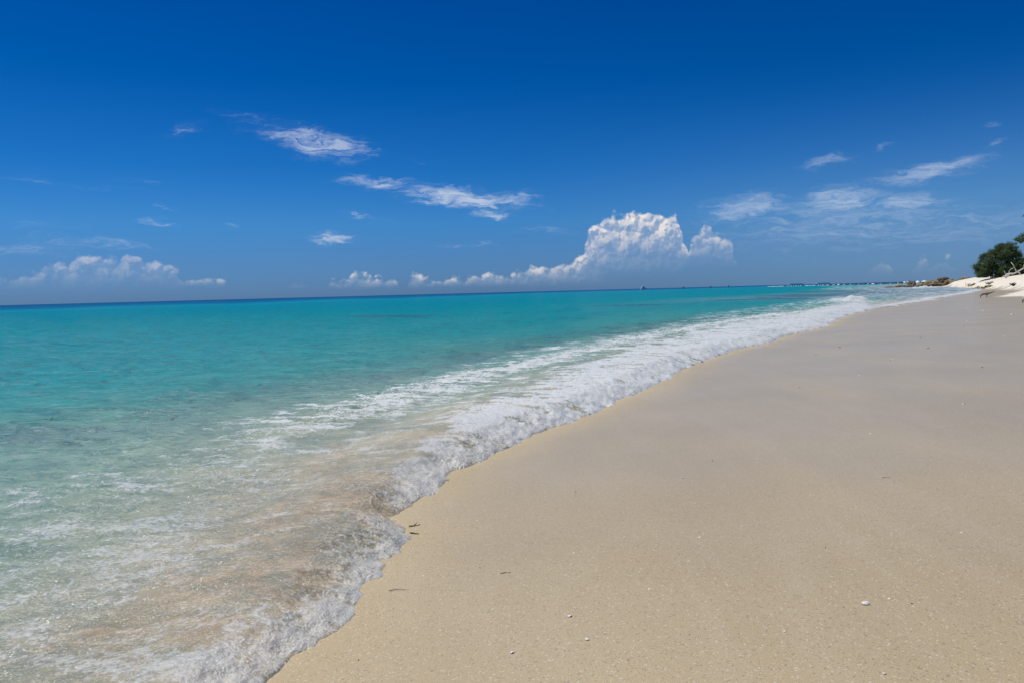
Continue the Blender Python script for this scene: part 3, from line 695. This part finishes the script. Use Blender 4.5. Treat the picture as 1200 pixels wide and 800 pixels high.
# pale stump with dark branch raised on root legs, at the right border
e = empty('driftwood', (20.75, 29.75, gz(20.75, 29.75)), R(-33)); tag(e, 'pale driftwood stump with a dark branch standing on thin roots at the right border', 'driftwood')
pymesh('stump', tube([(-.20,0,.20),(-.14,0,.27),(-.06,0,.28),(.03,.01,.25),(.14,.02,.22)], [.03,.055,.06,.05,.035], 9, 6, .18), m_bleach, e)
pymesh('dark_branch', tube([(.0,.03,.24),(.10,.03,.29),(.24,.04,.31),(.42,.05,.30),(.58,.06,.36)], [.03,.065,.07,.05,.02], 8, 7, .2), m_darkwood, e)
pymesh('root', tube([(-.18,0,.23),(-.21,0,.15),(-.20,0,.07)], [.035,.03,.012], 6, 8), m_greywood, e)
for q in ((.03, 0), (.15, .03)):
    pymesh('root', tube([(q[0]-.02,q[1],.24),(q[0],q[1],.12),(q[0]+.005,q[1],-.03)], [.018,.014,.012], 6, 9+int(q[0]*100)), m_greywood, e)

# shells, pebbles and twigs on the sand
def shell_mesh(name, L, mat, seed):
    """half of a bivalve lying dome up: ribbed shallow shell"""
    nu, nv = 9, 14; V_, F_ = [], []
    for side in (1, .8):
        for i in range(nu):
            for j in range(nv+1):
                t = i/(nu-1); a = math.pi*j/nv
                w_ = t*(.5+.5*math.sin(a)**.6) if j not in (0, nv) else t*.5
                rr_ = t*L*(.55+.45*math.sin(a))*(1+.04*math.cos(j*3.1))
                V_.append((math.cos(a)*rr_*.85, math.sin(a)*rr_-L*.4, L*.34*math.sqrt(max(0, 1-t*t))*side+(.001 if side == 1 else 0)))
        o = 0 if side == 1 else nu*(nv+1)
        for i in range(nu-1):
            for j in range(nv):
                q = (o+i*(nv+1)+j, o+i*(nv+1)+j+1, o+(i+1)*(nv+1)+j+1, o+(i+1)*(nv+1)+j)
                F_.append(q if side == 1 else q[::-1])
    return pymesh(name, (V_, F_), mat)
G1 = 'small white shell fragments scattered on the wet sand'
big = [((1.39,2.90), .026, 'brightest white shell, lying in the lower right part of the sand'),
       ((.21,3.00), .016, 'white shell at the end of a short drag mark on the lower sand'),
       ((.26,2.78), .015, 'white shell nearest below the one with the drag mark'),
       ((-.03,2.72), .013, 'pale shell lowest and furthest left on the dry looking sand')]
for (x_, y_), L, lab in big:
    o = shell_mesh('shell', L, m_shell, 1); o.location = (x_, y_, gz(x_, y_)+.001); o.rotation_euler = (R(6), 0, random.uniform(0, 6)); tag(o, lab, 'shell')
small = [(.29,3.74),(.23,3.65),(.58,3.92),(1.8,5.45),(.96,3.83),(.94,3.53),(2.94,6.07),(1.5,2.93),(1.2,2.37),(6.07,11.84),(8.84,16.0),(7.48,13.32),(18.56,30.24),(17.47,27.49),(15.65,23.18),(6.32,9.94),(6.95,16.16),(6.63,14.99),(-.47,3.59),(1.87,4.58),(11.46,18.83),(5.99,11.71),(4.71,10.04),(1.15,5.04),(-.24,4.43),(.58,3.21),(1.0,2.72),(4.4,7.2),(9.9,14.9),(3.6,9.3),(13.2,21.5),(2.2,3.6)]
src = shell_mesh('shell_fragment', 1., m_shell, 2); src2 = rock_mesh('pebble', (1, .7, .4), 5, m_peb, None, 2, .2)
for i, (x_, y_) in enumerate(small):
    pe = i % 3 == 2
    o = (src2 if pe else src)
    if i > 2: o = o.copy(); C.objects.link(o)
    elif i == 1: o = o.copy(); C.objects.link(o)
    rr_ = math.hypot(x_, y_); L = (.0032+.0020*rr_)*random.uniform(.8, 1.25)
    o.scale = (L, L, L*.8); o.location = (x_, y_, gz(x_, y_)+(.0 if not pe else L*.15)); o.rotation_euler = (random.uniform(-.2, .2), random.uniform(-.2, .2), random.uniform(0, 6))
    tag(o, 'small pale pebble lying flat on the wet sand' if pe else 'tiny white shell fragment lying flat on the wet sand', 'pebble' if pe else 'shell', 'small pale pebbles on the wet sand' if pe else G1)
dk = [(1.48,5.49),(1.5,3.54),(5.6,13.65),(1.56,2.87),(-.62,2.76),(-.19,3.64),(2.03,12.62),(.4,4.9)]
src = rock_mesh('dark_pebble', (1, .6, .4), 8, m_dark, None, 2, .3)
for i, (x_, y_) in enumerate(dk):
    o = src if i == 0 else src.copy()
    if i: C.objects.link(o)
    L = (.0025+.0008*math.hypot(x_, y_)); o.scale = (L,)*3; o.location = (x_, y_, gz(x_, y_)+L*.2); o.rotation_euler = (0, 0, i*1.1)
    tag(o, 'tiny dark brown pebble on the smooth wet sand', 'pebble', 'dark pebbles on the wet sand')
def twig(x_, y_, ln, rad, rz, lab, z0=None, seed=1, mat=m_darkwood, fork=False, cat='twig'):
    P_ = [tube(bend((-ln/2, 0, rad), (ln/2, 0, rad*1.2), 8, .08, seed), list(np.linspace(rad, rad*.5, 8)), 6, seed)]
    if fork: P_.append(tube(bend((0, 0, rad), (ln*.28, ln*.22, rad*4), 5, .1, seed+1), list(np.linspace(rad*.8, rad*.3, 5)), 6, seed))
    o = pymesh('twig', join(P_), mat); o.location = (x_, y_, gz(x_, y_) if z0 is None else z0); o.rotation_euler = (0, 0, rz)
    return tag(o, lab, cat)
twig(-.56, 3.42, .10, .0016, R(2), 'thin curved dark thread of seaweed on the sand beside the foam')
twig(-.62, 4.42, .07, .004, R(20), 'short forked dark twig at the tip of the foam tongue', fork=True, seed=3)
twig(-.60, 4.27, .06, .004, R(-25), 'small dark twig just below the forked one at the foam edge', seed=5)
twig(-.06, 3.54, .05, .002, R(5), 'short grey twig on the open sand left of centre', seed=6, mat=m_greywood)
twig(2.36, 4.65, .05, .0015, R(-10), 'hair thin dark strand on the open sand right of centre', seed=7)
twig(-5.41, 8.56, .17, .016, R(35), 'left of the two dark bits of driftwood floating in the green shallows', z0=.03, seed=8, fork=True)
twig(-3.89, 8.28, .24, .014, R(30), 'right of the two dark bits of driftwood floating in the green shallows', z0=.03, seed=9, fork=True)

# ------------------------------------------------------------------ far off: yacht, markers, breakwater
X, Y = at(755.5, 1300)
e = empty('motor_yacht', (X, Y, 0), R(12)); tag(e, 'small white motor yacht far out on the horizon', 'boat')
def hull():
    S = [(-6,1.7,.0,1.9),(-3,2.0,-.3,1.9),(0,2.05,-.4,2.0),(3,1.7,-.4,2.3),(5.4,.8,-.2,2.7),(6.8,.05,.9,3.0)]
    V_, F_ = [], []
    for sx, hw, zb, zt in S: V_ += [(sx, -hw, zt), (sx, -hw*.75, zb), (sx, hw*.75, zb), (sx, hw, zt)]
    for i in range(len(S)-1):
        for k in range(3): F_.append((i*4+k, i*4+k+1, (i+1)*4+k+1, (i+1)*4+k))
        F_.append((i*4+3, i*4, (i+1)*4, (i+1)*4+3))
    F_ += [(0, 1, 2, 3), (23, 22, 21, 20)]
    return V_, F_
pymesh('hull', hull(), m_white, e, False)
pymesh('cabin', join([boxvf(-.6, 0, 2.9, 6.4, 3.2, 1.9, .86), boxvf(-1.2, 0, 4.55, 3.8, 2.6, 1.4, .8)]), m_white, e, False)
pymesh('window', boxvf(-.6, 0, 3.15, 6.0, 3.12, .6, .97), m_glass, e, False)
pymesh('mast', tube([(-1.5,0,5.2),(-1.6,0,6.6),(-1.7,0,7.9)], [.28,.16,.08], 6), m_white, e)
for i, (px, Y, lab) in enumerate([(802,900,'small dark channel marker on the horizon, nearest the yacht'),(834,900,'middle one of three dark channel markers on the horizon'),(855,900,'dark channel marker on the horizon, nearest the breakwater')]):
    X, Y = at(px, Y)
    o = pymesh('channel_marker', join([tube([(0,0,-1),(0,0,.5),(0,0,2.0)], [.45,.4,.3], 8, i, 0), tube([(0,0,2.0),(0,0,2.5),(0,0,2.6)], [.8,.8,.1], 8, i, 0)]), m_pile)
    o.location = (X, Y, 0); tag(o, lab, 'marker', 'channel markers along the horizon')
for px, wpx, lab in [(933.5, 16, 'left of the two long white jetty platforms far out on the water'), (965, 15, 'right of the two long white jetty platforms far out on the water')]:
    X, Y = at(px, 700); L = wpx/870*700
    e = empty('jetty', (X, Y, 0)); tag(e, lab, 'jetty', 'white jetty platforms far out')
    pymesh('deck', boxvf(0, 0, 1.55, L, 3., .35), m_conc, e, False)
    pymesh('railing', join([boxvf(0, -1.4, 2.1, L, .12, .75), boxvf(0, 1.4, 2.1, L, .12, .75)]), m_white, e, False)
    for k in range(6): pymesh('pile', tube([(-L/2+.5+k*(L-1)/5, (-1) ** k, -2), (-L/2+.5+k*(L-1)/5, (-1) ** k, 0), (-L/2+.5+k*(L-1)/5, (-1) ** k, 1.39)], [.3, .3, .28], 6, k, 0), m_pile, e)
src = rock_mesh('breakwater_rock', (1, .8, 1), 91, m_reef, None, 3, .3)
B = [(921,1.2,.7),(942,1.4,.8),(957,1.2,.7),(974,2.2,1.0),(980,1.5,.9),(986,2.0,1.),(993,2.6,1.1),(999,1.3,.9),(1003,2.4,1.1),(1009,2.0,1.),(1014,2.8,1.2),(1020,1.6,.9),(1027,2.2,1.1),(1031,1.0,.8),(1036,2.8,1.3),(1041,1.8,1.),(1046,1.7,1.1),(1050,1.6,1.5),(1055,2.0,1.2),(1058,1.2,1.7),(1063,1.6,1.),(1072,2.2,.9),(1080,2.6,.9),(1086,2.4,1.0),(1094,3.0,1.2)]
for i, (px, wd, ht) in enumerate(B):
    X, Y = at(px, 690+20*math.sin(i*2.1))
    o = src if i == 0 else src.copy()
    if i: C.objects.link(o)
    o.scale = (wd, 1.4, ht); o.location = (X, Y, 0); o.rotation_euler = (0, 0, random.uniform(-.25, .25))
    tag(o, 'low dark rock of the far breakwater, awash on the horizon', 'rock', 'rocks of the far breakwater')
# surf breaking along the breakwater: one long irregular crest
V_, F_ = [], []
pxs = np.arange(900, 1104, .5)
for i, px in enumerate(pxs):
    X, Y = at(px, 722)
    h = .35+.45*max(0, gnoise(np.array([px/5.]), np.array([2.3]), 5)[0]*1.6)
    for c_, w_, k_ in ((1060, 2.2, 1.1), (1064, 1.5, .8), (1076, 2, 1.3), (1083, 3, 1.5), (1086, 1.5, .8)): h += k_*math.exp(-((px-c_)/w_)**2)*(1+.35*gnoise(np.array([px*1.3]), np.array([.5]), 9)[0])
    if px < 960: h *= .7
    for a_ in np.linspace(0, math.pi, 7): V_.append((X, Y+math.cos(a_)*(1.5+h*.6), math.sin(a_)*h*(1+.25*gnoise(np.array([px*2.1]), np.array([a_*3]), 4)[0])-.02))
for i in range(len(pxs)-1):
    for k in range(6): F_.append((i*7+k, i*7+k+1, (i+1)*7+k+1, (i+1)*7+k))
m_surf = pmat('surf', (.72, .74, .75), (.88, .88, .87), .6, .7, .5, .2)
o = pymesh('surf', (V_, F_), m_surf); tag(o, 'white surf breaking on the far breakwater at the horizon', 'surf', kind='stuff')
